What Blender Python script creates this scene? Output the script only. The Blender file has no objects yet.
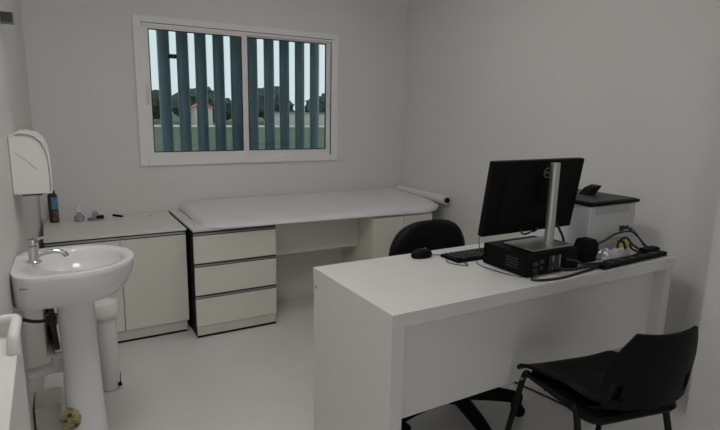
import bpy, bmesh, math, random
from mathutils import Vector, Matrix, noise
random.seed(7)
S = bpy.context.scene
COL = S.collection
PI = math.pi
def R(d): return math.radians(d)

# ------------------------------------------------------------------ materials
def lin(c):
    return tuple((x/255/12.92 if x <= 10 else ((x/255+.055)/1.055)**2.4) for x in c)
def mat(name, col, rough=.5, metal=0., var=.03, vscale=6., bump=0., bscale=80., spec=.5, coat=0., alpha=None):
    m = bpy.data.materials.new(name); m.use_nodes = True
    nt = m.node_tree; b = nt.nodes['Principled BSDF']
    b.inputs['Roughness'].default_value = rough
    b.inputs['Metallic'].default_value = metal
    b.inputs['Specular IOR Level'].default_value = spec
    b.inputs['Coat Weight'].default_value = coat
    tc = nt.nodes.new('ShaderNodeTexCoord')
    n = nt.nodes.new('ShaderNodeTexNoise'); n.inputs['Scale'].default_value = vscale; n.inputs['Detail'].default_value = 4
    nt.links.new(tc.outputs['Object'], n.inputs['Vector'])
    r = nt.nodes.new('ShaderNodeValToRGB')
    r.color_ramp.elements[0].position = .3; r.color_ramp.elements[1].position = .7
    r.color_ramp.elements[0].color = (*[max(0, c*(1-var)) for c in col], 1)
    r.color_ramp.elements[1].color = (*[min(1, c*(1+var)) for c in col], 1)
    nt.links.new(n.outputs['Fac'], r.inputs['Fac'])
    nt.links.new(r.outputs['Color'], b.inputs['Base Color'])
    if bump:
        n2 = nt.nodes.new('ShaderNodeTexNoise'); n2.inputs['Scale'].default_value = bscale; n2.inputs['Detail'].default_value = 3
        nt.links.new(tc.outputs['Object'], n2.inputs['Vector'])
        bp = nt.nodes.new('ShaderNodeBump'); bp.inputs['Strength'].default_value = bump; bp.inputs['Distance'].default_value = .01
        nt.links.new(n2.outputs['Fac'], bp.inputs['Height']); nt.links.new(bp.outputs['Normal'], b.inputs['Normal'])
    return m
M = {}
M['wall'] = mat('wall_paint', (.75, .74, .72), .62, var=.012, vscale=2.5, bump=.05, bscale=140)
M['ceil'] = mat('ceiling_paint', (.80, .80, .78), .8, var=.01)
M['floor'] = mat('floor_vinyl', (.71, .69, .675), .34, var=.03, vscale=3, bump=.02, bscale=60)
M['desk'] = mat('desk_laminate', (.72, .71, .685), .38, var=.012, vscale=14, bump=.02, bscale=200)
M['cab'] = mat('cabinet_laminate', (.735, .72, .64), .42, var=.012, vscale=14)
M['top'] = mat('worktop_laminate', (.74, .73, .68), .4, var=.015, vscale=10)
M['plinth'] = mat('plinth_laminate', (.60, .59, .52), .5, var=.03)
M['alu'] = mat('handle_aluminium', (.42, .42, .42), .35, .8, var=.03)
M['dark_alu_shade'] = mat('handle_shadow_profile', (.05, .05, .05), .4, .3)  # dark profile, also colours in the shade of the handle gaps
M['pvc'] = mat('window_aluminium_white', (.86, .84, .84), .3, var=.01)
M['gasket'] = mat('rubber_gasket', (.02, .02, .022), .6)
M['teal'] = mat('teal_paint', (.125, .20, .235), .30, var=.08, vscale=3, spec=.9)
M['ceramic'] = mat('white_ceramic', (.76, .75, .755), .12, var=.008, coat=.3)
M['chrome'] = mat('chrome', (.62, .62, .63), .14, 1.0, var=.02)
M['steel'] = mat('brushed_steel', (.55, .54, .52), .32, .9, var=.05, vscale=20)
M['white_plastic'] = mat('white_plastic', (.74, .73, .70), .35, var=.01)
M['cream_plastic'] = mat('cream_plastic', (.72, .72, .685), .35, var=.01)
M['black_plastic'] = mat('black_plastic', (.004, .004, .0043), .55, var=.15, vscale=30, bump=.05, bscale=300, spec=.12)
M['black_matte'] = mat('black_matte', (.005, .005, .0055), .7, var=.2, spec=.2)
M['black_fabric'] = mat('black_upholstery', (.004, .0045, .005), .5, var=.25, vscale=40, bump=.1, bscale=400, spec=.2)
M['black_metal'] = mat('black_metal', (.004, .004, .004), .4, 0, spec=.2)
M['cable'] = mat('black_cable', (.010, .010, .010), .5)
M['grey_cable'] = mat('grey_cable', (.10, .10, .10), .5)
M['blue_cable'] = mat('blue_cable', (.05, .14, .38), .45)
M['yellow'] = mat('yellow_plastic', (.80, .62, .10), .4)
M['dark_grey'] = mat('dark_grey_plastic', (.03, .03, .031), .45, var=.1, spec=.3)
M['printer_body'] = mat('printer_white', (.66, .66, .68), .45, var=.01)
M['printer_shade'] = mat('printer_grey', (.50, .50, .52), .45, var=.01)
M['sheet'] = mat('white_sheet', (.78, .76, .785), .75, var=.02, vscale=4, bump=.35, bscale=9)
M['paper'] = mat('white_paper', (.76, .75, .75), .7, var=.015)
M['can_green'] = mat('can_dark_green', (.02, .045, .035), .35, .3)
M['can_blue'] = mat('can_blue_label', (.10, .22, .38), .4, var=.5, vscale=40)
M['can_brown'] = mat('can_brown_print', (.16, .07, .05), .4, var=.8, vscale=60)
M['lilac'] = mat('translucent_lilac', (.36, .34, .42), .25, var=.3, vscale=40)
M['grey'] = mat('grey_plastic', (.22, .22, .22), .5, var=.25, vscale=60)
M['hose'] = mat('dark_hose', (.025, .02, .016), .4)
M['stain'] = mat('yellow_stain', (.33, .30, .14), .8, var=.6, vscale=60, bump=.5, bscale=60)
M['stain_dark'] = mat('dark_stain', (.06, .05, .025), .8)
M['logo'] = mat('logo_grey', (.30, .30, .30), .35, .5)
M['screen'] = mat('screen_black', (.004, .004, .005), .15)
M['port'] = mat('port_silver', (.30, .30, .30), .4, .7)
M['port2'] = mat('port_dim', (.07, .07, .07), .5, .3)
M['led_frame'] = mat('lamp_frame', (.8, .8, .8), .4)
M['door'] = mat('door_paint', (.74, .735, .725), .4, var=.01)
M['grass'] = mat('grass', (.085, .11, .06), .9, var=.35, vscale=.7)
M['road'] = mat('pale_road', (.55, .54, .50), .9, var=.1, vscale=.4)
M['bark'] = mat('bark', (.07, .05, .035), .9, var=.3)
M['leaf'] = mat('tree_leaf', (.045, .075, .06), .9, var=.4, vscale=1.5)
M['redroof'] = mat('red_roof', (.55, .14, .09), .8, var=.15)
M['house'] = mat('house_render', (.55, .53, .48), .9)
M['bag'] = mat('clear_crumpled_plastic', (.60, .60, .65), .16, var=.15, vscale=50, coat=.5)

def glass_mat():
    m = bpy.data.materials.new('window_glass'); m.use_nodes = True
    nt = m.node_tree; nt.nodes.clear()
    out = nt.nodes.new('ShaderNodeOutputMaterial')
    tr = nt.nodes.new('ShaderNodeBsdfTransparent'); tr.inputs['Color'].default_value = (.86, .93, .94, 1)
    gl = nt.nodes.new('ShaderNodeBsdfGlossy'); gl.inputs['Roughness'].default_value = .02
    fr = nt.nodes.new('ShaderNodeFresnel'); fr.inputs['IOR'].default_value = 1.45
    mx = nt.nodes.new('ShaderNodeMixShader')
    nt.links.new(fr.outputs[0], mx.inputs[0]); nt.links.new(tr.outputs[0], mx.inputs[1]); nt.links.new(gl.outputs[0], mx.inputs[2])
    nt.links.new(mx.outputs[0], out.inputs[0])
    return m
M['glass'] = glass_mat()
def emit_mat(name, col, s):
    m = bpy.data.materials.new(name); m.use_nodes = True
    b = m.node_tree.nodes['Principled BSDF']
    b.inputs['Base Color'].default_value = (.8, .8, .8, 1)
    b.inputs['Emission Color'].default_value = (*col, 1); b.inputs['Emission Strength'].default_value = s
    return m

# ------------------------------------------------------------------ mesh helper
class MB:
    def __init__(s): s.bm = bmesh.new()
    def _new(s, fn):
        bm2 = bmesh.new(); fn(bm2)
        me = bpy.data.meshes.new('tmp'); bm2.to_mesh(me); bm2.free()
        s.bm.from_mesh(me); bpy.data.meshes.remove(me); return s
    def box(s, x0, x1, y0, y1, z0, z1, bev=0., seg=2, mtx=None):
        def fn(b):
            bmesh.ops.create_cube(b, size=1)
            for v in b.verts:
                v.co = Vector(((x0+x1)/2+v.co.x*(x1-x0), (y0+y1)/2+v.co.y*(y1-y0), (z0+z1)/2+v.co.z*(z1-z0)))
            if bev > 0:
                bmesh.ops.bevel(b, geom=b.edges[:], offset=bev, segments=seg, affect='EDGES', profile=.5)
            if mtx: bmesh.ops.transform(b, matrix=mtx, verts=b.verts)
        return s._new(fn)
    def cyl(s, p0, p1, r0, r1=None, n=20, caps=True):
        r1 = r0 if r1 is None else r1
        p0, p1 = Vector(p0), Vector(p1); d = p1-p0
        def fn(b):
            bmesh.ops.create_cone(b, cap_ends=caps, segments=n, radius1=r0, radius2=r1, depth=d.length)
            q = Vector((0, 0, 1)).rotation_difference(d.normalized()).to_matrix().to_4x4()
            bmesh.ops.transform(b, matrix=Matrix.Translation((p0+p1)/2) @ q, verts=b.verts)
        return s._new(fn)
    def lathe(s, prof, c, n=28):
        c = Vector(c)
        def fn(b):
            rings = []
            for r, z in prof:
                if r < 1e-5: rings.append([b.verts.new(c+Vector((0, 0, z)))])
                else: rings.append([b.verts.new(c+Vector((r*math.cos(2*PI*k/n), r*math.sin(2*PI*k/n), z))) for k in range(n)])
            for a, d in zip(rings, rings[1:]):
                for k in range(n):
                    k2 = (k+1) % n
                    if len(a) == 1 and len(d) == 1: continue
                    if len(a) == 1: b.faces.new((a[0], d[k2], d[k]))
                    elif len(d) == 1: b.faces.new((a[k], a[k2], d[0]))
                    else: b.faces.new((a[k], a[k2], d[k2], d[k]))
            bmesh.ops.recalc_face_normals(b, faces=b.faces)
        return s._new(fn)
    def loft(s, rings, cap0=True, cap1=True):
        def fn(b):
            vr = [[b.verts.new(p) for p in r] for r in rings]; n = len(vr[0])
            for a, d in zip(vr, vr[1:]):
                for k in range(n): b.faces.new((a[k], a[(k+1) % n], d[(k+1) % n], d[k]))
            if cap0: b.faces.new(list(reversed(vr[0])))
            if cap1: b.faces.new(vr[-1])
            bmesh.ops.recalc_face_normals(b, faces=b.faces)
        return s._new(fn)
    def prism(s, pts, axis, a0, a1, bev=0.):
        """outline pts (2D) extruded along axis: 'x': pts=(y,z), 'y': pts=(x,z), 'z': pts=(x,y)"""
        def P(p, a):
            return Vector((a, p[0], p[1])) if axis == 'x' else Vector((p[0], a, p[1])) if axis == 'y' else Vector((p[0], p[1], a))
        def fn(b):
            lo = [b.verts.new(P(p, a0)) for p in pts]; hi = [b.verts.new(P(p, a1)) for p in pts]
            n = len(pts)
            f0 = b.faces.new(lo); f1 = b.faces.new(hi)
            for k in range(n): b.faces.new((lo[k], lo[(k+1) % n], hi[(k+1) % n], hi[k]))
            bmesh.ops.recalc_face_normals(b, faces=b.faces)
            if bev:
                e = [e for e in b.edges if (e.verts[0] in lo) == (e.verts[1] in lo)]
                bmesh.ops.bevel(b, geom=e, offset=bev, segments=2, affect='EDGES', profile=.5)
        return s._new(fn)
    def tube(s, pts, r, n=10, smooth=True, sub=5, flat=1.):
        pts = [Vector(p) for p in pts]
        if smooth and len(pts) > 2:
            q = []
            for i in range(len(pts)-1):
                p0 = pts[max(i-1, 0)]; p1 = pts[i]; p2 = pts[i+1]; p3 = pts[min(i+2, len(pts)-1)]
                for k in range(sub):
                    t = k/sub
                    q.append(.5*((2*p1)+(p2-p0)*t+(2*p0-5*p1+4*p2-p3)*t*t+(3*p1-p0-3*p2+p3)*t**3))
            q.append(pts[-1]); pts = q
        rings = []; up = None
        for i, p in enumerate(pts):
            t = (pts[min(i+1, len(pts)-1)]-pts[max(i-1, 0)]).normalized()
            if up is None:
                up = t.orthogonal().normalized() if abs(t.z) > .95 else (Vector((0, 0, 1))-t*t.z).normalized()
            else: up = (up-t*up.dot(t)).normalized()
            sd = t.cross(up)
            rr = r(i/(len(pts)-1)) if callable(r) else r
            rings.append([p+up*math.cos(2*PI*k/n)*rr*flat+sd*math.sin(2*PI*k/n)*rr for k in range(n)])
        return s.loft(rings)
    def grid(s, f, nu, nv, thick, skip=None):
        """closed shell from f(u,v) -> Vector, thickened along its normals; skip(u,v) leaves a through hole"""
        def fn(b):
            V = [[b.verts.new(f(i/nu, j/nv)) for j in range(nv+1)] for i in range(nu+1)]
            for i in range(nu):
                for j in range(nv):
                    if skip and skip((i+.5)/nu, (j+.5)/nv): continue
                    b.faces.new((V[i][j], V[i+1][j], V[i+1][j+1], V[i][j+1]))
            bmesh.ops.delete(b, geom=[v for v in b.verts if not v.link_faces], context='VERTS')
            bmesh.ops.recalc_face_normals(b, faces=b.faces)
            bmesh.ops.solidify(b, geom=b.faces[:], thickness=thick)
            bmesh.ops.recalc_face_normals(b, faces=b.faces)
        return s._new(fn)
    def blob(s, c, rad, sub=3, amp=.2, fr=2., seed=0):
        c = Vector(c); rad = Vector(rad) if hasattr(rad, '__len__') else Vector((rad, rad, rad))
        def fn(b):
            bmesh.ops.create_icosphere(b, subdivisions=sub, radius=1)
            for v in b.verts:
                k = 1+amp*noise.noise(v.co*fr+Vector((seed*3.1, seed*1.7, seed)))+.5*amp*noise.noise(v.co*fr*3+Vector((seed, 0, seed*2)))
                v.co = c+Vector((v.co.x*rad.x, v.co.y*rad.y, v.co.z*rad.z))*k
        return s._new(fn)
    def build(s, name, m, parent=None, smooth=35, loc=None, local=False):
        """link as ONE object; coordinates given in world space unless local (then relative to the parent)"""
        me = bpy.data.meshes.new(name)
        org = Vector(loc) if loc is not None else None
        if parent is not None and not local: org = WORLD[parent]
        if org is not None: bmesh.ops.translate(s.bm, vec=-org, verts=s.bm.verts)
        bmesh.ops.remove_doubles(s.bm, verts=s.bm.verts, dist=1e-6)
        s.bm.to_mesh(me); s.bm.free()
        if smooth:
            for p in me.polygons: p.use_smooth = True
            me.set_sharp_from_angle(angle=R(smooth))
        me.materials.append(m)
        o = bpy.data.objects.new(name, me); COL.objects.link(o)
        if smooth == 35:
            wn = o.modifiers.new('weighted_normals', 'WEIGHTED_NORMAL'); wn.keep_sharp = True; wn.weight = 80
        if parent is not None: o.parent = parent; WORLD[o] = WORLD[parent]
        elif loc is not None: o.location = loc
        return o
WORLD = {}
def tag(o, label=None, cat=None, group=None, kind=None):
    if label: o['label'] = label
    if cat: o['category'] = cat
    if group: o['group'] = group
    if kind: o['kind'] = kind
    return o
def thing(name, label, cat, loc, rotz=0., group=None, kind=None):
    o = bpy.data.objects.new(name, None); COL.objects.link(o)
    o.empty_display_size = .1
    o.location = loc; o.rotation_euler = (0, 0, rotz); WORLD[o] = Vector(loc)
    return tag(o, label, cat, group, kind)
def text_mesh(body, size, depth):
    cu = bpy.data.curves.new('lettering', 'FONT'); cu.body = body; cu.size = size; cu.extrude = depth
    cu.align_x = 'CENTER'; cu.align_y = 'CENTER'
    o = bpy.data.objects.new('lettering', cu); COL.objects.link(o)
    bpy.context.view_layer.update()
    me = bpy.data.meshes.new_from_object(o.evaluated_get(bpy.context.evaluated_depsgraph_get()))
    bpy.data.objects.remove(o); bpy.data.curves.remove(cu)
    return me
def rrect(x0, x1, y0, y1, r, n=8):
    """rounded rectangle outline; r = (x0y0, x1y0, x1y1, x0y1) corner radii"""
    r = r if hasattr(r, '__len__') else (r,)*4
    out = []
    for (cx, cy, rr, a0) in ((x0+r[0], y0+r[0], r[0], 180), (x1-r[1], y0+r[1], r[1], 270), (x1-r[2], y1-r[2], r[2], 0), (x0+r[3], y1-r[3], r[3], 90)):
        for k in range(n+1):
            a = R(a0+90*k/n); out.append((cx+rr*math.cos(a), cy+rr*math.sin(a)))
    return out

# ------------------------------------------------------------------ the room
XL, XR, YB, YF, ZC = -.15, 2.66, 3.85, -1.15, 2.62
def struct(name, mb, m): return tag(mb.build(name, m, smooth=0), kind='structure')
struct('floor', MB().box(XL-.3, XR+.1, YF-.1, YB+.1, -.06, 0), M['floor'])
struct('ceiling', MB().box(XL-.3, XR+.1, YF-.1, YB+.1, ZC, ZC+.06), M['ceil'])
WX0, WX1, WZ0, WZ1 = .53, 1.985, 1.01, 1.955          # opening in the back wall
struct('wall_back', MB().box(XL-.3, WX0, YB, YB+.12, 0, ZC).box(WX1, XR+.1, YB, YB+.12, 0, ZC)
       .box(WX0, WX1, YB, YB+.12, 0, WZ0).box(WX0, WX1, YB, YB+.12, WZ1, ZC), M['wall'])
def xw(y): return -.163+(y-2.0)*.035          # the left wall is a little out of square
struct('wall_left', MB().prism([(XL-.3, YF), (xw(YF), YF), (xw(YB), YB), (XL-.3, YB)], 'z', 0, ZC), M['wall'])
struct('wall_right', MB().box(XR, XR+.1, YF, YB, 0, ZC).box(2.505, XR, YF, 1.188, 0, ZC), M['wall'])
struct('wall_front', MB().box(XL-.3, 0, YF-.1, YF, 0, ZC).box(1.0, XR+.1, YF-.1, YF, 0, ZC).box(0, 1.0, YF-.1, YF, 2.1, ZC), M['wall'])

# window
w = thing('window_1', None, None, (1.257, YB, 1.0), kind='structure')
f = MB()
ox0, ox1, oz0, oz1 = .507, 2.006, .99, 1.97
for (a, b, c, d) in ((ox0, ox0+.052, oz0, oz1), (ox1-.06, ox1, oz0, oz1), (ox0+.052, ox1-.06, oz0, oz0+.052), (ox0+.052, ox1-.06, oz1-.052, oz1)):
    f.box(a, b, YB-.018, YB+.08, c, d, .003)
f.build('window_frame', M['pvc'], w)
MB().box(.56, 1.945, YB-.026, YB-.002, oz1-.066, oz1-.050, .003).build('head_rail', M['pvc'], w)
MB().box(.556, 1.97, YB-.0185, YB-.0165, oz1-.046, oz1-.042).build('frame_groove', M['dark_grey'], w)
def sash(x0, x1, z0, z1, y, lw, rw):
    s = MB()
    s.box(x0, x0+lw, y-.007, y+.007, z0, z1, .003).box(x1-rw, x1, y-.007, y+.007, z0, z1, .003)
    s.box(x0+lw, x1-rw, y-.007, y+.007, z0, z0+.045, .003).box(x0+lw, x1-rw, y-.007, y+.007, z1-.035, z1, .003)
    o = s.build('sash', M['pvc'], w)
    MB().box(x0+lw-.004, x1-rw+.004, y-.002, y+.002, z0+.042, z1-.032).build('pane', M['glass'], o)
    g = MB(); a, b, c, d = x0+lw, x1-rw, z0+.045, z1-.035; t = .006
    g.box(a, a+t, y-.0055, y+.0055, c, d).box(b-t, b, y-.0055, y+.0055, c, d).box(a+t, b-t, y-.0055, y+.0055, c, c+t).box(a+t, b-t, y-.0055, y+.0055, d-t, d)
    g.build('gasket', M['gasket'], o)
    return o
sl = sash(.552, 1.262, 1.036, 1.925, YB-.0100, .046, .036)
sr = sash(1.226, 1.952, 1.036, 1.928, YB+.0050, .046, .045)
for (x, p, yy) in ((.577, sl, YB-.021), (1.93, sr, YB-.004)):
    l = MB().box(x-.010, x+.010, yy-.004, yy+.004, 1.40, 1.53, .004)
    l.build('latch', M['white_plastic'], p)

# teal vertical louvre slats outside
XS = [.746, .879, 1.010, 1.144, 1.277, 1.408, 1.546, 1.677, 1.812, 1.947]
scr = thing('louver_screen', 'screen of ten vertical teal metal slats outside the window', 'louver screen', (1.35, 4.15, .35))
for i, x in enumerate(XS):
    b = MB(); rings = []
    for z in (.35, 2.6):
        ring = []
        for k in range(28):
            a = 2*PI*k/28; p = Vector(((.0455)*math.cos(a), .030*math.sin(a), 0)); p.rotate(Matrix.Rotation(R(16), 3, 'Z'))
            ring.append(Vector((x+p.x, 4.15+p.y, z)))
        rings.append(ring)
    o = b.loft(rings).build('slat', M['teal'], scr, smooth=50)
    if i == 0: MB().box(x+.030, x+.088, 4.125, 4.15, 1.735, 1.765, .004).build('clip', M['black_metal'], o)
MB().box(.4, 2.2, 4.10, 4.20, 2.6, 2.66).build('rail', M['teal'], scr)
MB().box(.4, 2.2, 4.10, 4.20, -.4, .35).build('sill_beam', M['teal'], scr)

# the outside
GZ = -.4
struct('ground', MB().box(-60, 140, 4.05, 200, GZ-.2, GZ), M['grass'])
struct('road', MB().box(-40, 90, 54, 60, GZ, GZ+.02), M['road'])
TREES = [(2.5+4.4*i, 67 if i % 2 else 76, (3.9, 4.9, 4.3, 4.6, 3.5, 5.0, 3.8, 4.4, 4.2, 5.2)[i], 3.0) for i in range(10)]
for i, (x, y, h, r) in enumerate(TREES):
    t = thing('tree', 'dark bushy tree beyond the pale road, seen between the window slats', 'tree', (x, y, GZ), group='trees beyond the road')
    MB().cyl((x, y, GZ), (x, y, GZ+h*.5), .18, .10, 8).build('trunk', M['bark'], t)
    b = MB()
    for k in range(6):
        a = k*2.4; rr = r*.45
        b.blob((x+rr*math.cos(a), y+rr*math.sin(a)*.6, GZ+h*(.42+.09*(k % 3))), (r*.6, r*.5, h*.34), 3, .35, 2.2, i*7+k)
    b.build('foliage', M['leaf'], t)
hs = thing('house', 'small pale house with a red roof far beyond the window slats', 'house', (14.9, 61.6, GZ))
MB().box(13.9, 15.9, 60.8, 62.4, GZ, 1.5).build('house_wall', M['house'], hs)
MB().prism([(13.7, 1.5), (16.1, 1.5), (14.9, 2.2)], 'y', 60.6, 62.6).build('roof', M['redroof'], hs)
hs = thing('shed', 'long low pale building far beyond the right window pane', 'building', (28, 61.5, GZ))
MB().box(23, 34, 60.6, 62.6, GZ, 1.0).build('shed_wall', M['house'], hs)
MB().box(22.7, 34.3, 60.4, 62.8, 1.0, 1.2).build('roof', M['grey'], hs)

# slim white cabinet against the left wall, cut by the photo's edge
t = thing('slim_cabinet', 'slim white cabinet with a tubular rail against the left wall, nearest the camera', 'cabinet', (-.13, .95, 0))
MB().prism([(xw(.6)+.001, .6), (-.086, .6), (-.090, 1.25), (xw(1.25)+.001, 1.25)], 'z', .001, .915, .003).build('cabinet_body', M['white_plastic'], t)
MB().tube([(-.165, 1.236, .915), (-.165, 1.240, .935), (-.158, 1.243, .948), (-.12, 1.242, .949), (-.098, 1.238, .949), (-.093, 1.225, .948), (-.094, 1.17, .946), (-.095, 1.145, .940), (-.095, 1.138, .914)], .0105, 12).build('top_rail', M['white_plastic'], t)
MB().lathe([(0, 0), (.012, 0), (.014, .012), (.008, .02), (0, .021)], (-.14, 1.10, .914)).build('knob', M['white_plastic'], t)

# small grey box high on the left wall
t = thing('junction_box', 'small mottled grey box high on the left wall by the corner', 'box', (-.12, 2.62, 1.70))
MB().box(xw(2.6)-.004, -.094, 2.60, 2.66, 1.700, 1.742, .003).build('housing', M['grey'], t)
MB().box(xw(2.6)+.004, -.097, 2.597, 2.6, 1.703, 1.739, .001).build('cover_plate', M['dark_grey'], t)

# ------------------------------------------------------------------ towel dispenser
t = thing('paper_towel_dispenser', 'rounded white paper towel dispenser fixed to the left wall above the washbasin', 'dispenser', (XL, 2.44, 1.05))
prof = [(xw(2.42)+.001, 1.036), (xw(2.42)+.001, 1.262), (-.125, 1.272), (-.094, 1.274), (-.062, 1.264), (-.041, 1.243), (-.028, 1.213), (-.021, 1.18), (-.018, 1.12), (-.020, 1.036)]
MB().prism(prof, 'y', 2.425, 2.70, .006).build('cover', M['cream_plastic'], t)
def shell(y0, y1, grow):
    n = prof[2:]; o = [(x+grow, z+grow*.8) for x, z in n]
    return MB().prism(n[::-1]+o, 'y', y0, y1, .002)
shell(2.415, 2.44, .006).build('raised_band', M['white_plastic'], t)
shell(2.55, 2.58, .006).build('raised_band', M['white_plastic'], t)
shell(2.685, 2.708, .006).build('raised_band', M['white_plastic'], t)
MB().tube([(-.128, 2.424, 1.205), (-.094, 2.4235, 1.172), (-.058, 2.4235, 1.135)], .0022, 6).build('seam_line', M['white_plastic'], t)
MB().box(-.12, -.05, 2.46, 2.66, 1.026, 1.037, .002).build('outlet_slot', M['dark_grey'], t)

# ------------------------------------------------------------------ washbasin
t = thing('washbasin', 'white ceramic pedestal washbasin with chrome tap against the left wall', 'washbasin', (.02, 2.2, 0))
N = 56
CY = 2.175
def outl(kx, ky, z, dx=0.):
    out = []
    for k in range(N):
        a = 2*PI*k/N; c, s_ = math.cos(a), math.sin(a)
        if c >= 0: x = .03+.214*kx*c+dx; y = CY+.217*ky*s_
        else:
            p = 2/7
            x = .03-.195*(abs(c)**p); y = CY+(.217*ky-.022*ky*(abs(c)**1.2))*math.copysign(abs(s_)**(2/2.6), s_)
        out.append(Vector((max(x, xw(y)+.0015), y, z)))
    return out
def bowl(k, z, cx=.052):
    return [Vector((cx+.148*k*math.cos(2*PI*i/N), CY+.162*k*math.sin(2*PI*i/N), z)) for i in range(N)]
rings = [outl(.30, .46, .685), outl(.52, .62, .687), outl(.72, .80, .70), outl(.86, .91, .73), outl(.95, .97, .77), outl(.99, .995, .805), outl(1, 1, .815), outl(.985, .99, .823), outl(.95, .965, .824),
         bowl(1.03, .822), bowl(.99, .812), bowl(.93, .785), bowl(.82, .755), bowl(.62, .73), bowl(.35, .718), bowl(.1, .714)]
MB().loft(rings).build('basin', M['ceramic'], t, smooth=60)
def pring(cx, cy, rx, ry, z): return [Vector((cx+rx*math.copysign(abs(math.cos(2*PI*i/36))**.8, math.cos(2*PI*i/36)), cy+ry*math.copysign(abs(math.sin(2*PI*i/36))**.8, math.sin(2*PI*i/36)), z)) for i in range(36)]
MB().loft([pring(.03, 2.17, .085, .085, 0), pring(.03, 2.17, .085, .085, .03), pring(.03, 2.17, .074, .075, .10), pring(.03, 2.17, .066, .07, .3), pring(.03, 2.17, .062, .07, .5), pring(.028, 2.17, .064, .075, .65), pring(.028, 2.17, .075, .09, .70)]).build('pedestal', M['ceramic'], t, smooth=60)
fa = MB().lathe([(0, 0), (.024, 0), (.024, .006), (.017, .010), (.016, .05), (.018, .056), (.018, .062), (0, .064)], (-.09, CY, .823))
fo = fa.build('tap_body', M['chrome'], t, smooth=50)
MB().tube([(-.082, CY, .850), (-.05, CY, .857), (-.02, CY, .858), (.004, CY, .850), (.012, CY, .836)], .0095, 12).build('spout', M['chrome'], fo)
MB().lathe([(0, 0), (.017, 0), (.019, .012), (.016, .022), (0, .025)], (-.09, CY, .888)).tube([(-.09, CY, .905), (-.06, CY, .912), (-.045, CY, .914)], .005, 8).build('tap_lever', M['chrome'], fo)
mk = MB()
for k in range(4): mk.box(-.132+.009*k, -.125+.009*k, 1.9775-.0010*k, 1.99, .785, .7885)
mk.build('maker_mark', M['grey'], t)
MB().lathe([(0, .002), (.018, .002), (.02, 0), (.02, -.003), (0, -.003)], (.052, CY, .716)).build('drain', M['chrome'], t)
st = MB().blob((-.018, 2.106, .215), (.034, .018, .045), 3, .5, 3, 3).build('sealant_lump', M['stain'], t)
tag(st, 'yellowish speckled lump low on the pedestal')
for (a, b_) in ((-.04, .225), (-.005, .20), (-.025, .245)):
    MB().blob((a, 2.086, b_), (.008, .006, .008), 2, .3, 2, int(a*1000)).build('dark_speck', M['stain_dark'], st)

t = thing('drain_trap', 'dark drain pipe and hose under the washbasin, left of its pedestal', 'pipe', (-.06, 2.27, .45))
MB().tube([(-.058, 2.27, .684), (-.056, 2.27, .60), (-.052, 2.27, .52), (-.047, 2.27, .44)], .010, 12).build('down_pipe', M['hose'], t)
MB().cyl((-.058, 2.27, .545), (-.0555, 2.27, .585), .02).build('coupling', M['hose'], t)
MB().tube([(-.153, 2.29, .575), (-.12, 2.285, .563), (-.09, 2.275, .562), (-.058, 2.27, .566)], .007, 10).build('supply_hose', M['hose'], t)
t = thing('waste_pipe', 'white plastic waste pipe running from the left wall behind the pedestal', 'pipe', (-.09, 2.29, .34))
MB().tube([(-.153, 2.29, .345), (-.10, 2.29, .352), (-.055, 2.29, .362), (.0, 2.31, .372)], .022, 14).build('pipe_run', M['white_plastic'], t)
MB().lathe([(.0, -.03), (.03, -.03), (.032, 0), (.026, .03), (0, .03)], (-.045, 2.285, .375)).build('elbow_collar', M['white_plastic'], t)
t = thing('pipe_cover', 'low grey-white boxed pipe cover on the floor beside the pedestal', 'pipe cover', (-.1, 2.33, 0))
MB().box(xw(2.44)+.001, -.052, 2.285, 2.44, .001, .20, .006).build('casing', M['plinth'], t)

# slim pedal bin behind the pedestal
t = thing('pedal_bin', 'slim white pedal bin on the floor behind the washbasin pedestal', 'bin', (.155, 2.75, 0))
MB().lathe([(0, .004), (.038, .004), (.040, .02), (.047, .385), (0, .385)], (.158, 2.71, 0)).build('bin_body', M['white_plastic'], t)
MB().lathe([(.0, .385), (.062, .385), (.068, .40), (.070, .43), (.062, .455), (.03, .47), (0, .472)], (.152, 2.71, 0)).build('lid', M['white_plastic'], t)
MB().box(.188, .206, 2.675, 2.695, .018, .034, .004).cyl((.199, 2.685, .03), (.203, 2.685, .085), .002).build('pedal', M['black_plastic'], t)

# ------------------------------------------------------------------ left base cabinet + worktop
Yc = 3.235
t = thing('base_cabinet', 'low white two-door base cabinet under the window, beside the washbasin', 'cabinet', (.28, 3.5, 0))
MB().box(-.085, .640, Yc+.02, 3.845, .08, .652, .001).build('carcass', M['cab'], t, smooth=0)
for (a, b_) in ((-.08, .288), (.2925, .658)):
    do = MB().box(a, b_, Yc, Yc+.018, .078, .628, .0015).build('door', M['cab'], t)
    MB().box(a, b_, Yc+.003, Yc+.019, .628, .637).build('handle_profile', M['dark_alu_shade'], do)
    MB().box(a, b_, Yc-.001, Yc+.003, .6355, .6445).build('handle_lip', M['alu'], do)
MB().box(-.085, .65, Yc+.006, Yc+.019, .643, .6525).build('shadow_gap', M['dark_alu_shade'], t)  # dark strip painting the shade of the gap under the worktop
MB().box(-.08, .646, Yc+.010, Yc+.03, .015, .077).build('plinth', M['plinth'], t)
MB().box(-.08, .646, Yc+.014, Yc+.03, .0, .015).build('base_gap_shade', M['black_matte'], t)  # black strip standing in for the shade below the plinth
for x in (-.04, .25, .6):
    for y in (Yc+.06, 3.78): MB().cyl((x, y, 0), (x, y, .08), .018, n=12).build('foot', M['black_plastic'], t)
t = MB().box(-.085, .662, Yc-.004, 3.847, .6535, .667, .002).build('worktop', M['top'])
tag(t, 'thin off-white worktop on the two-door cabinet below the window', 'worktop')

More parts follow.
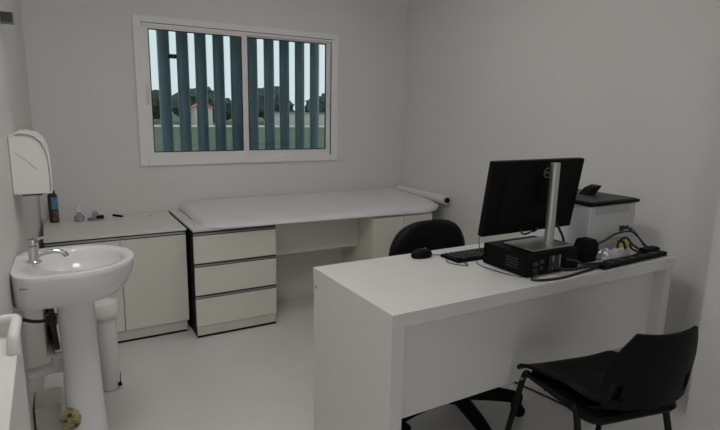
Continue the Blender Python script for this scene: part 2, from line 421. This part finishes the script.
# ------------------------------------------------------------------ exam couch bench
Yd = 3.10
t = thing('drawer_unit', 'white three-drawer unit with grey handle strips under the exam couch', 'drawer unit', (.93, 3.45, 0))
MB().box(.728, 1.184, Yd+.02, 3.845, .018, .662, .001).build('carcass', M['cab'], t, smooth=0)
for (z0, z1) in ((.472, .640), (.273, .447), (.074, .248)):
    dr = MB().box(.675, 1.186, Yd, Yd+.019, z0, z1, .0015).build('drawer', M['cab'], t)
    MB().box(.675, 1.186, Yd+.004, Yd+.019, z1, z1+.008).build('handle_recess_shade', M['dark_alu_shade'], dr)  # dark strip painted for the shade in the handle recess
    MB().box(.675, 1.186, Yd-.002, Yd+.003, z1+.006, z1+.015).build('handle_lip', M['alu'], dr)
    MB().box(.675, 1.186, Yd+.004, Yd+.019, z1+.013, z1+.0225).build('handle_gap_shade', M['dark_alu_shade'], dr)  # dark strip in place of the shaded gap above the lip
MB().box(.678, 1.184, Yd+.004, Yd+.02, .016, .072).build('plinth', M['plinth'], t)
MB().box(.678, .728, Yd+.02, 3.845, .0, .662).build('side_gap_shade', M['black_matte'], t)  # black filler painting in the shaded gap beside the drawers
MB().box(.678, 1.184, Yd+.008, Yd+.02, .0, .016).build('base_gap_shade', M['black_matte'], t)  # black strip for the shaded gap under this unit
for x in (.72, 1.15):
    for y in (Yd+.05, 3.78): MB().cyl((x, y, 0), (x, y, .02), .018, n=12).build('foot', M['black_plastic'], t)

t = thing('couch_bench', 'long off-white exam couch bench top spanning the drawer unit and right cupboard', 'couch', (1.66, 3.45, .64))
MB().prism(rrect(.672, 2.655, 3.096, 3.845, (.004, .32, .004, .004)), 'z', .667, .680, .0015).build('bench_top', M['top'], t)
MB().box(1.187, 1.888, 3.27, 3.288, .415, .663).build('apron_panel', M['cab'], t)
MB().box(1.187, 1.888, 3.50, 3.515, .0, .663).build('back_panel', M['cab'], t)
t = thing('couch_cupboard', 'white cupboard supporting the right end of the exam couch behind the office chair', 'cupboard', (2.15, 3.45, 0))
MB().box(1.89, 2.41, 3.085, 3.845, .02, .657, .001).build('carcass', M['cab'], t, smooth=0)
for (a, b_) in ((1.892, 2.149), (2.152, 2.408)): MB().box(a, b_, 3.066, 3.084, .08, .650, .0015).build('door', M['cab'], t)
MB().box(1.89, 2.41, 3.095, 3.3, .0, .02).build('plinth', M['plinth'], t)

# mattress wrapped in a sheet
t = thing('exam_mattress', 'thin exam couch mattress covered in a white sheet below the window', 'mattress', (1.66, 3.45, .684))
rs = []
def smooth(a, b_, x):
    q = min(1, max(0, (x-a)/(b_-a))); return q*q*(3-2*q)
for (ins, kz) in ((.022, 0.), (.006, .02), (.0, .12), (.004, .45), (.016, .78), (.04, .95), (.09, 1), (.2, 1.0)):
    o = rrect(.735+ins, 2.586-ins, 3.058+ins, 3.842-ins*.5, (max(.16-ins*.5, .02), max(.27-ins*.5, .02), .03, max(.06-ins*.3, .01)), 14)
    r = []
    for x, y in o:
        drop = .024*smooth(.86, 1.25, x)*smooth(3.34, 3.14, y)
        lo = .6815-drop; hi = .704+.032*smooth(3.06, 3.84, y)+.004*noise.noise(Vector((x*5, y*7, 2)))
        r.append(Vector((x, y, lo+(hi-lo)*kz)))
    rs.append(r)
MB().loft(rs).build('covered_pad', M['sheet'], t, smooth=60)
MB().prism([(.705, 3.16), (.76, 3.105), (.98, 3.100), (1.0, 3.14), (.9, 3.25), (.73, 3.40)], 'z', .6805, .6845).build('sheet_corner', M['sheet'], t)
t = thing('paper_roll', 'narrow roll of white couch paper lying along the right wall at the couch end', 'paper roll', (2.61, 3.53, .73))
MB().cyl((2.623, 3.17, .718), (2.623, 3.835, .718), .036, n=28).build('roll', M['paper'], t)
MB().cyl((2.623, 3.155, .718), (2.623, 3.176, .718), .020, n=16).build('core', M['black_matte'], t)

# ------------------------------------------------------------------ small things on the left worktop
ZT = .667
t = thing('spray_can', 'dark green spray can with a blue and brown label standing by the left wall', 'can', (-.027, 3.75, ZT))
MB().lathe([(0, .0005), (.026, .0005), (.027, .004), (.027, .165), (.022, .176), (.014, .182), (0, .182)], (-.027, 3.75, ZT)).build('can_body', M['can_green'], t)
MB().lathe([(0, .182), (.014, .182), (.014, .2), (0, .202)], (-.027, 3.75, ZT)).build('cap', M['dark_grey'], t)
def arc_label(cx, cy, r, a0, a1, z0, z1, n=10):
    ri = [(cx+r*math.cos(R(a0+(a1-a0)*k/n)), cy+r*math.sin(R(a0+(a1-a0)*k/n))) for k in range(n+1)]
    ro = [(cx+(r+.0008)*math.cos(R(a0+(a1-a0)*k/n)), cy+(r+.0008)*math.sin(R(a0+(a1-a0)*k/n))) for k in range(n+1)]
    return MB().prism(ri+ro[::-1], 'z', z0, z1)
arc_label(-.027, 3.75, .0272, -110, 10, ZT+.085, ZT+.16).build('blue_label', M['can_blue'], t)
arc_label(-.027, 3.75, .0272, -100, 10, ZT+.015, ZT+.075).build('brown_print', M['can_brown'], t)
t = thing('glass_bottle', 'tiny clear lilac bottle standing right of the green spray can', 'bottle', (.11, 3.72, ZT))
MB().lathe([(0, .0005), (.026, .0005), (.03, .008), (.03, .03), (.012, .045), (.010, .06), (0, .06)], (.11, 3.72, ZT)).build('bottle_body', M['lilac'], t)
MB().lathe([(0, .06), (.014, .06), (.014, .085), (.008, .1), (0, .1)], (.105, 3.72, ZT)).build('stopper', M['white_plastic'], t)
t = thing('tape_dispenser', 'small grey and black tape dispenser on the worktop, left of the pen', 'tape dispenser', (.20, 3.72, ZT))
MB().box(.155, .25, 3.70, 3.745, ZT+.0005, ZT+.014, .004).build('base', M['grey'], t)
MB().cyl((.2, 3.705, ZT+.034), (.2, 3.74, ZT+.034), .022, n=20).build('tape_reel', M['lilac'], t)
MB().box(.205, .25, 3.698, 3.74, ZT+.010, ZT+.028, .004).build('cutter', M['black_plastic'], t)
t = thing('pen', 'black pen lying on the worktop under the window', 'pen', (.34, 3.76, ZT))
MB().cyl((.312, 3.80, ZT+.0075), (.362, 3.735, ZT+.0075), .007, n=12).build('barrel', M['black_plastic'], t)
MB().cyl((.362, 3.735, ZT+.0075), (.368, 3.727, ZT+.0075), .006, .002, n=12).build('tip', M['grey'], t)
t = MB().blob((.53, 3.70, ZT+.006), (.014, .012, .006), 2, .3, 2, 4).build('paper_scrap', M['paper'])
tag(t, 'tiny crumpled paper scrap at the right end of the worktop', 'paper scrap')

# ------------------------------------------------------------------ desk
t = thing('desk', 'white laminate desk with panel sides standing across the room by the right wall', 'desk', (1.67, 1.6, 0))
MB().box(.888, 2.458, 1.308, 1.902, .700, .75, .002).build('tabletop', M['desk'], t)
sp = MB().box(.890, .941, 1.312, 1.898, 0, .7, .0015).build('side_panel', M['desk'], t)
MB().cyl((.8905, 1.872, .672), (.8885, 1.872, .672), .006, n=12).build('cam_cap', M['grey'], sp)
MB().box(2.398, 2.447, 1.312, 1.898, 0, .7, .0015).build('side_panel', M['desk'], t)
MB().box(.941, 2.398, 1.362, 1.38, .335, .7).build('modesty_panel', M['desk'], t)

# ------------------------------------------------------------------ computer
Z = .75
t = thing('desktop_computer', 'flat black desktop computer lying on the white desk below the monitor', 'computer', (1.72, 1.51, Z))
MB().box(1.566, 1.872, 1.388, 1.632, Z+.004, Z+.092, .003).build('case', M['black_plastic'], t)
for x in (1.59, 1.85):
    for y in (1.41, 1.61): MB().cyl((x, y, Z), (x, y, Z+.005), .01, n=12).build('rubber_foot', M['black_matte'], t)
v = MB()
for i in range(5):
    for j in range(4):
        v.box(1.5652, 1.5665, 1.435+.014*i, 1.443+.014*i, Z+.028+.012*j, Z+.034+.012*j)
v.build('side_vent', M['port2'], t)
def port(x0, x1, z0, z1, m, nm='port'): MB().box(x0, x1, 1.3855, 1.3885, Z+z0, Z+z1, .0006).build(nm, m, t)
port(1.60, 1.625, .02, .035, M['port2']); port(1.60, 1.628, .045, .06, M['port2']); port(1.64, 1.655, .025, .04, M['port2']); port(1.64, 1.66, .052, .066, M['port2'])
for k in range(4): port(1.69+.019*k, 1.702+.019*k, .015, .076, M['port'] if k % 2 else M['port2'], 'slot_cover')
port(1.79, 1.85, .02, .07, M['black_matte'], 'power_supply_grille')

t = thing('monitor', 'black flat monitor seen from behind on a silver stand post', 'monitor', (1.79, 1.5, Z+.0925))
bmx = Matrix.Translation((1.779, 1.598, .882)) @ Matrix.Rotation(R(8), 4, 'X')
pan = MB().box(-.273, .273, -.014, .014, 0, .318, .004, mtx=bmx)
po = pan.build('panel_housing', M['black_plastic'], t)
MB().box(-.20, .20, -.019, -.012, .03, .28, .004, mtx=bmx).build('rear_bulge', M['black_plastic'], po)
MB().box(-.266, .266, .0135, .0155, .012, .308, mtx=bmx).build('screen', M['screen'], po)
b = MB()
n = 36
lc = bmx @ Matrix.Translation((.040, -.0195, .264)) @ Matrix.Rotation(R(90), 4, 'X')
b.loft([[lc @ Vector((r*math.cos(2*PI*k/n), r*math.sin(2*PI*k/n), z)) for k in range(n)] for r, z in ((.0225, 0), (.0225, .0012), (.0195, .0012), (.0195, 0), (.0225, 0))], False, False)
me = text_mesh('DELL', .0135, .0005); me.transform(lc @ Matrix.Translation((0, 0, .0006))); b.bm.from_mesh(me); bpy.data.meshes.remove(me)
b.build('logo', M['logo'], po, smooth=0)
MB().box(1.632, 1.875, 1.418, 1.582, Z+.0925, Z+.099, .003).build('stand_base', M['steel'], t)
MB().prism(rrect(1.794, 1.833, 1.484, 1.516, .012, 5), 'z', Z+.098, 1.187, .002).build('stand_post', M['steel'], t)
MB().box(1.785, 1.842, 1.514, 1.565, 1.02, 1.11, .004).build('mount_arm', M['black_plastic'], t)
MB().tube([(1.725, 1.585, .90), (1.73, 1.575, .878), (1.75, 1.57, .874), (1.785, 1.565, .885), (1.80, 1.55, .90)], .004, 8).build('signal_cable', M['cable'], t)
MB().cyl((1.785, 1.565, .885), (1.80, 1.562, .893), .008).build('plug', M['black_plastic'], t)
MB().tube([(1.875, 1.53, .93), (1.90, 1.52, .89), (1.92, 1.51, .845), (1.93, 1.52, .80), (1.935, 1.53, .757)], .006, 8).build('power_cord', M['cable'], t)

t = thing('keyboard', 'slim black keyboard on the desk behind the black computer', 'keyboard', (1.68, 1.73, Z))
MB().box(1.462, 1.90, 1.672, 1.792, Z+.0005, Z+.014, .003).build('key_base', M['black_plastic'], t)
for r_ in range(5):
    for c in range(14):
        x = 1.472+c*.030; y = 1.682+r_*.0205
        k = MB().box(x, x+.026, y, y+.017, Z+.013, Z+.019, .002, 1).build('key', M['dark_grey'] if (r_+c) % 9 else M['black_plastic'], t)
t = thing('mouse', 'black computer mouse on the desk in front of the office chair', 'mouse', (1.383, 1.83, Z))
rs = []
for (k, z) in ((.92, .0008), (1, .008), (.98, .018), (.86, .028), (.6, .035), (.25, .038)):
    rs.append([Vector((1.385+.054*k*math.cos(2*PI*i/28), 1.828+.033*k*math.sin(2*PI*i/28), Z+z)) for i in range(28)])
MB().loft(rs).build('mouse_shell', M['black_plastic'], t, smooth=60)
MB().cyl((1.405, 1.824, Z+.033), (1.405, 1.832, Z+.033), .007, n=14).build('scroll_wheel', M['grey'], t)
MB().tube([(1.435, 1.815, Z+.008), (1.475, 1.80, Z+.004), (1.475, 1.755, Z+.003), (1.435, 1.715, Z+.003), (1.44, 1.66, Z+.003), (1.475, 1.625, Z+.003), (1.488, 1.645, Z+.003), (1.49, 1.667, Z+.004)], .0022, 7).build('mouse_cable', M['grey_cable'], t)

# cables on the desk
def cable(name, label, pts, r, m=None, cat='cable'):
    return tag(MB().tube(pts, r, 8, sub=6).build(name, m or M['cable']), label, cat)
cable('cable', 'thin grey cable curling on the desk beside the left of the computer', [(1.555, 1.655, Z+.003), (1.535, 1.63, Z+.003), (1.525, 1.57, Z+.003), (1.535, 1.47, Z+.003), (1.560, 1.40, Z+.003)], .0022, M['grey_cable'])
cable('cable', 'thin grey cable arching down behind the lower left corner of the monitor', [(1.60, 1.66, .91), (1.58, 1.67, .88), (1.575, 1.67, .83), (1.58, 1.662, .772)], .0020, M['grey_cable'])
cable('cable', 'black cable looping out in front of the computer along the desk edge', [(1.62, 1.384, Z+.02), (1.57, 1.362, Z+.004), (1.60, 1.335, Z+.004), (1.70, 1.322, Z+.004), (1.80, 1.333, Z+.004), (1.90, 1.345, Z+.005), (1.95, 1.355, Z+.006)], .0055)
cable('cable', 'black cable dropping from the rear ports of the computer to the desk edge', [(1.70, 1.383, Z+.05), (1.72, 1.355, Z+.03), (1.78, 1.345, Z+.020), (1.86, 1.342, Z+.021), (1.94, 1.34, Z+.018)], .0065)
cable('cable', 'thin blue-green cable running down from the right rear of the computer', [(1.795, 1.384, Z+.052), (1.83, 1.37, Z+.045), (1.88, 1.36, Z+.022), (1.91, 1.37, Z+.008), (1.92, 1.39, Z+.004)], .0028, mat('teal_cable', (.03, .09, .10), .5))
cable('cable', 'black cable lying between the computer and the power strip', [(1.875, 1.41, Z+.03), (1.91, 1.40, Z+.012), (1.96, 1.405, Z+.004), (2.03, 1.395, Z+.004), (2.07, 1.365, Z+.02)], .004)
cable('cable', 'black cable arching high in front of the white printer', [(2.05, 1.44, Z+.075), (2.12, 1.455, Z+.075), (2.22, 1.465, Z+.098), (2.31, 1.455, Z+.105), (2.345, 1.44, Z+.085), (2.35, 1.40, Z+.05), (2.345, 1.36, Z+.033)], .0045)
cable('cable', 'black cable sagging from the adapter toward the yellow plug', [(2.055, 1.478, Z+.04), (2.09, 1.488, Z+.03), (2.15, 1.496, Z+.022), (2.20, 1.492, Z+.018), (2.25, 1.475, Z+.025), (2.29, 1.45, Z+.035)], .0045)
cable('cable', 'black cable looping upright left of the yellow plug', [(2.215, 1.44, Z+.012), (2.225, 1.45, Z+.05), (2.25, 1.45, Z+.075), (2.285, 1.445, Z+.075), (2.30, 1.43, Z+.05), (2.295, 1.39, Z+.035)], .0055)
cable('cable', 'black cable coming straight down from the yellow plug to the power strip', [(2.30, 1.44, Z+.045), (2.29, 1.42, Z+.03), (2.26, 1.38, Z+.034), (2.235, 1.355, Z+.034)], .005)
cable('network_cable', 'blue network cable hanging from the printer to the right end of the desk', [(2.39, 1.499, Z+.098), (2.41, 1.488, Z+.085), (2.44, 1.47, Z+.035), (2.454, 1.455, Z+.006), (2.455, 1.44, Z+.0045)], .0032, M['blue_cable'])

t = thing('power_adapter', 'faceted black power adapter standing beside the computer on the desk', 'adapter', (2.01, 1.47, Z))
MB().prism([(1.955, Z+.001), (2.04, Z+.001), (2.05, Z+.05), (2.055, Z+.075), (2.03, Z+.102), (1.975, Z+.102), (1.955, Z+.07)], 'y', 1.425, 1.485, .004).build('adapter_body', M['black_plastic'], t)
MB().cyl((2.045, 1.45, Z+.06), (2.06, 1.45, Z+.06), .006).build('strain_relief', M['cable'], t)
t = thing('power_strip', 'long black power strip lying along the right front edge of the desk', 'power strip', (2.2, 1.345, Z))
mx = Matrix.Translation((2.2, 1.350, Z)) @ Matrix.Rotation(R(2), 4, 'Z')
MB().box(-.25, .235, -.022, .020, .0005, .020, .005, mtx=mx).build('strip_body', M['black_plastic'], t)
for k in range(5): MB().box(-.2+.08*k, -.155+.08*k, -.015, .013, .0195, .0215, .001, mtx=mx).build('outlet', M['dark_grey'], t)
t = thing('charger', 'chunky black charger lying on the right end of the desk edge', 'charger', (2.41, 1.38, Z))
MB().box(2.345, 2.452, 1.38, 1.425, Z+.0005, Z+.03, .008, 3).build('charger_body', M['black_plastic'], t)
MB().tube([(2.345, 1.4, Z+.015), (2.30, 1.405, Z+.006), (2.24, 1.40, Z+.004), (2.15, 1.392, Z+.004), (2.06, 1.39, Z+.004)], .004, 8).build('charger_lead', M['cable'], t)
t = thing('cable_plug', 'yellow plug block among black cables in front of the printer', 'plug', (2.32, 1.45, Z+.03))
MB().box(-.028, .028, -.014, .014, -.02, .02, .005, mtx=Matrix.Translation((2.262, 1.455, Z+.046)) @ Matrix.Rotation(R(-32), 4, 'Y')).build('plug_body', M['yellow'], t)
MB().box(-.008, .008, -.016, .016, -.021, .021, .003, mtx=Matrix.Translation((2.262, 1.455, Z+.046)) @ Matrix.Rotation(R(-32), 4, 'Y')).build('clamp_band', M['dark_grey'], t)
MB().cyl((2.265, 1.455, Z+.0005), (2.265, 1.455, Z+.03), .010).build('plug_stem', M['dark_grey'], t)

def bagf(u, v):
    x = 2.075+.195*u; y = 1.41+.062*v
    e = min(u, 1-u, v, 1-v)*5; e = min(1, e)
    z = Z+.006+e*(.026+.026*noise.noise(Vector((x*38, y*38, 1)))+.010*noise.noise(Vector((x*90, y*90, 4))))
    return Vector((x, y, max(z, Z+.004)))
t = MB().grid(bagf, 40, 16, .0015).build('plastic_bag', M['bag'], smooth=20)
tag(t, 'crumpled clear plastic bag lying in front of the printer between the cables', 'plastic bag')

# printer
t = thing('printer', 'white laser printer with black lid at the right end of the desk', 'printer', (2.25, 1.68, Z))
MB().box(2.082, 2.420, 1.505, 1.86, Z+.006, .980, .008, 3).build('printer_body', M['printer_body'], t)
MB().box(2.072, 2.432, 1.495, 1.87, .980, .995, .005).build('lid', M['black_plastic'], t)
MB().box(2.085, 2.42, 1.51, 1.86, .9945, .9985, .002).build('lid_top', M['dark_grey'], t)
MB().prism([(2.255, .998), (2.315, .998), (2.365, 1.040), (2.345, 1.044), (2.29, 1.030)], 'y', 1.66, 1.71, .002).build('tray_flap', M['black_plastic'], t)
MB().box(2.12, 2.365, 1.5025, 1.506, .937, .977, .001).build('rear_cover', M['printer_shade'], t)
MB().box(2.083, 2.42, 1.5035, 1.506, .812, .8145).build('panel_seam', M['grey'], t)
for (a, b_, c, dd) in ((2.305, 2.335, .845, .872), (2.340, 2.375, .850, .868), (2.380, 2.405, .840, .855)):
    MB().box(a, b_, 1.501, 1.507, c, dd, .001).build('port', M['dark_grey'], t)
for x in (2.1, 2.4):
    for y in (1.53, 1.84): MB().cyl((x, y, Z), (x, y, Z+.008), .012, n=12).build('rubber_foot', M['black_matte'], t)

# ------------------------------------------------------------------ office chair behind the desk
t = thing('office_chair', 'black swivel office chair behind the desk with its padded backrest in view', 'chair', (1.53, 1.73, 0))
n = 48
rs = []
def backring(k, dy, y):
    out = []
    for i in range(n):
        a = 2*PI*i/n; c, s_ = math.cos(a), math.sin(a)
        ex = 2/3.0 if s_ < 0 else 2/2.6
        x = .232*k*math.copysign(abs(c)**ex, c); z = .215*k*math.copysign(abs(s_)**ex, s_)
        x *= 1-.06*max(0, -z/.215)
        out.append(Vector((1.65+x, y+.35*x*x+x*-.06, .632+z)))
    return out
for k, y in ((.55, 2.072), (.85, 2.075), (.95, 2.082), (1, 2.10), (.97, 2.125), (.88, 2.135), (.5, 2.138)): rs.append(backring(k, 0, y))
MB().loft(rs).build('backrest', M['black_fabric'], t, smooth=60)
MB().tube([(1.60, 1.98, .40), (1.64, 2.14, .40), (1.645, 2.17, .46), (1.65, 2.16, .62)], .02, 10, flat=.5).build('back_bracket', M['black_metal'], t)
rs = []
for k, z in ((.9, .40), (1, .415), (1, .45), (.95, .465), (.6, .47)):
    rs.append([Vector((1.575+.235*k*math.copysign(abs(math.cos(2*PI*i/n))**.7, math.cos(2*PI*i/n)), 1.81+.215*k*math.copysign(abs(math.sin(2*PI*i/n))**.7, math.sin(2*PI*i/n)), z)) for i in range(n)])
MB().loft(rs).build('seat', M['black_fabric'], t, smooth=60)
HX, HY = 1.53, 1.73
MB().cyl((HX, HY, .09), (HX, HY, .39), .025).cyl((HX, HY, .36), (HX, HY, .40), .07).build('gas_post', M['black_metal'], t)
MB().cyl((HX, HY, .07), (HX, HY, .14), .052, .04).build('hub', M['black_plastic'], t)
for k in range(5):
    a = R(-31+72*k); c, s_ = math.cos(a), math.sin(a)
    P = lambda r_, z: (HX+r_*c, HY+r_*s_, z)
    leg = MB().tube([P(.03, .108), P(.15, .103), P(.25, .094), P(.315, .080)], lambda q: .036-.009*q, 12).build('spoke', M['black_plastic'], t)
    cs = MB()
    for sgn in (-1, 1):
        ox, oy = -s_*.016*sgn, c*.016*sgn
        p = Vector(P(.305, .0285)); cs.cyl(p+Vector((ox*.35, oy*.35, 0)), p+Vector((ox*1.7, oy*1.7, 0)), .028, n=18)
    cs.cyl(P(.305, .03), P(.305, .08), .010, n=10)
    cs.build('caster', M['black_plastic'], leg)

# ------------------------------------------------------------------ visitor chair in the foreground
t = thing('visitor_chair', 'black plastic visitor chair with tube legs pushed up to the front of the desk', 'chair', (1.636, 1.076, 0), R(-12))
def seatf(u, v):
    a = (u-.5)*2
    hw = .208-.060*(1-v)**1.8-.006*max(0, v-.85)/.15
    x = a*hw; y = -.205+.415*v
    if v < .25: y -= .0*(1-a*a)
    z = .440+.016*(1-v)+.070*abs(a)**2.6*max(0, 1-v)**.55*(1-max(0, .40-v)/.5)-.016*math.exp(-((v-.4)/.3)**2)*(1-a*a)
    if v > .88: z -= .012*((v-.88)/.12)**2
    if v < .3: z += .032*((.3-v)/.3)**2
    return Vector((x, y, z))
MB().grid(seatf, 36, 32, .012, lambda u, v: u < .09 and u > .045 and .50 < v < .60).build('seat', M['black_plastic'], t, local=True)
MB().loft([[Vector((x, y, z)) for x, y in rrect(-.19+i, .19-i, -.185+i, .175-i, .05, 6)] for i, z in ((.03, .398), (.008, .405), (0, .418), (.004, .434), (.02, .440))]).build('seat_pan', M['black_plastic'], t, local=True)
def backf(u, v):
    a = (u-.5)*2
    hw = .186
    if v > .52: hw -= .068*((v-.52)/.48)**1.15
    if v < .22: hw -= .024*((.22-v)/.22)**2
    x = a*hw
    z = .478+.258*v+.006*v*a*a
    y = -.238-.030*v+.055*abs(x/.192)**2.1
    return Vector((x, y, z))
MB().grid(backf, 48, 26, .011, lambda u, v: .68 < abs(u-.5)*2 < .86 and .10 < v < .36).build('backrest', M['black_plastic'], t, local=True)
for sx in (-1, 1):
    MB().tube([(sx*.188, .15, .425), (sx*.200, .165, .405), (sx*.222, .195, .2), (sx*.242, .225, .0)], .0115, 12, sub=8).build('leg', M['black_metal'], t, local=True)
    MB().tube([(sx*.180, -.09, .425), (sx*.186, -.11, .405), (sx*.196, -.17, .2), (sx*.206, -.24, .0)], .0115, 12, sub=8).build('leg', M['black_metal'], t, local=True)
    MB().tube([(sx*.188, .16, .422), (sx*.185, .0, .424), (sx*.16, -.10, .424), (sx*.11, -.150, .455), (sx*.10, -.175, .50), (sx*.10, -.195, .56)], .0115, 12).build('side_rail', M['black_metal'], t, local=True)
    MB().cyl((sx*.216, .160, .405), (sx*.194, .160, .405), .006, n=12).build('bolt', M['port'], t, local=True)
    for yy, xx in ((.225, .242), (-.24, .206)):
        MB().cyl((sx*xx, yy, 0), (sx*xx, yy, .022), .0145, n=12).build('foot_cap', M['black_plastic'], t, local=True)
MB().cyl((-.185, .06, .412), (.185, .06, .412), .0095).build('cross_tube', M['black_metal'], t, local=True)
MB().cyl((-.18, -.07, .413), (.18, -.07, .413), .0095).build('cross_tube', M['black_metal'], t, local=True)

tag(MB().tube([(1.99, 1.84, .004), (2.02, 1.7, .004), (2.04, 1.58, .004), (2.05, 1.5, .004), (2.06, 1.42, .004)], .0045, 8).build('floor_cable', M['cable']),
    'dark cable lying on the floor under the desk beside the visitor chair', 'cable')

# ------------------------------------------------------------------ lights
def ceiling_light(x, y, label, s, w=.6):
    t = thing('ceiling_light', label, 'ceiling light', (x, y, ZC), group=None)
    f = MB()
    h = w/2
    f.box(x-h-.02, x+h+.02, y-h-.02, y-h, ZC-.05, ZC-.001).box(x-h-.02, x+h+.02, y+h, y+h+.02, ZC-.05, ZC-.001)
    f.box(x-h-.02, x-h, y-h, y+h, ZC-.05, ZC-.001).box(x+h, x+h+.02, y-h, y+h, ZC-.05, ZC-.001)
    f.build('lamp_frame', M['led_frame'], t)
    MB().box(x-h, x+h, y-h, y+h, ZC-.042, ZC-.036).build('diffuser', emit_mat('lamp_diffuser', (1, .975, .95), s), t)
ceiling_light(.28, 1.40, 'square white ceiling light panel by the left wall near the door', 11.5)
ceiling_light(1.50, 2.40, 'added ceiling fill panel, out of view, brightening the back of the room', 3.6)  # fill panel added out of view to brighten the back area
# daylight from the corridor through the open doorway behind the camera
L = bpy.data.lights.new('corridor_light', 'AREA'); L.shape = 'RECTANGLE'; L.size = 1.0; L.size_y = 2.0; L.energy = 1.5; L.color = (1, .97, .95)
lo = bpy.data.objects.new('corridor_light', L); COL.objects.link(lo); lo.location = (.5, YF-.25, 1.1); lo.rotation_euler = (R(90), 0, 0)

W = bpy.data.worlds.new('sky'); S.world = W; W.use_nodes = True
bg = W.node_tree.nodes['Background']
bg.inputs['Color'].default_value = (.92, .97, 1.0, 1); bg.inputs['Strength'].default_value = .95

# ------------------------------------------------------------------ camera
cam = bpy.data.cameras.new('camera'); co = bpy.data.objects.new('camera', cam); COL.objects.link(co)
cam.sensor_fit = 'HORIZONTAL'; cam.sensor_width = 36; cam.lens = 528/720*36
cam.clip_start = .02; cam.clip_end = 500
yaw, pit, rol = R(30.2), R(11.05), R(-1.12)
fw = Vector((math.sin(yaw)*math.cos(pit), math.cos(yaw)*math.cos(pit), -math.sin(pit)))
rt = Vector((math.cos(yaw), -math.sin(yaw), 0)); dn = fw.cross(rt)
r2 = math.cos(rol)*rt+math.sin(rol)*dn; d2 = -math.sin(rol)*rt+math.cos(rol)*dn
mm = Matrix((r2, -d2, -fw)).transposed()
co.matrix_world = Matrix.Translation((0, 0, 1.38)) @ mm.to_4x4()
S.camera = co
S.view_settings.view_transform = 'Standard'; S.view_settings.look = 'None'
S.view_settings.exposure = 0; S.view_settings.gamma = 1; S.view_settings.use_curve_mapping = False
try: S.cycles.use_denoising = True
except Exception: pass
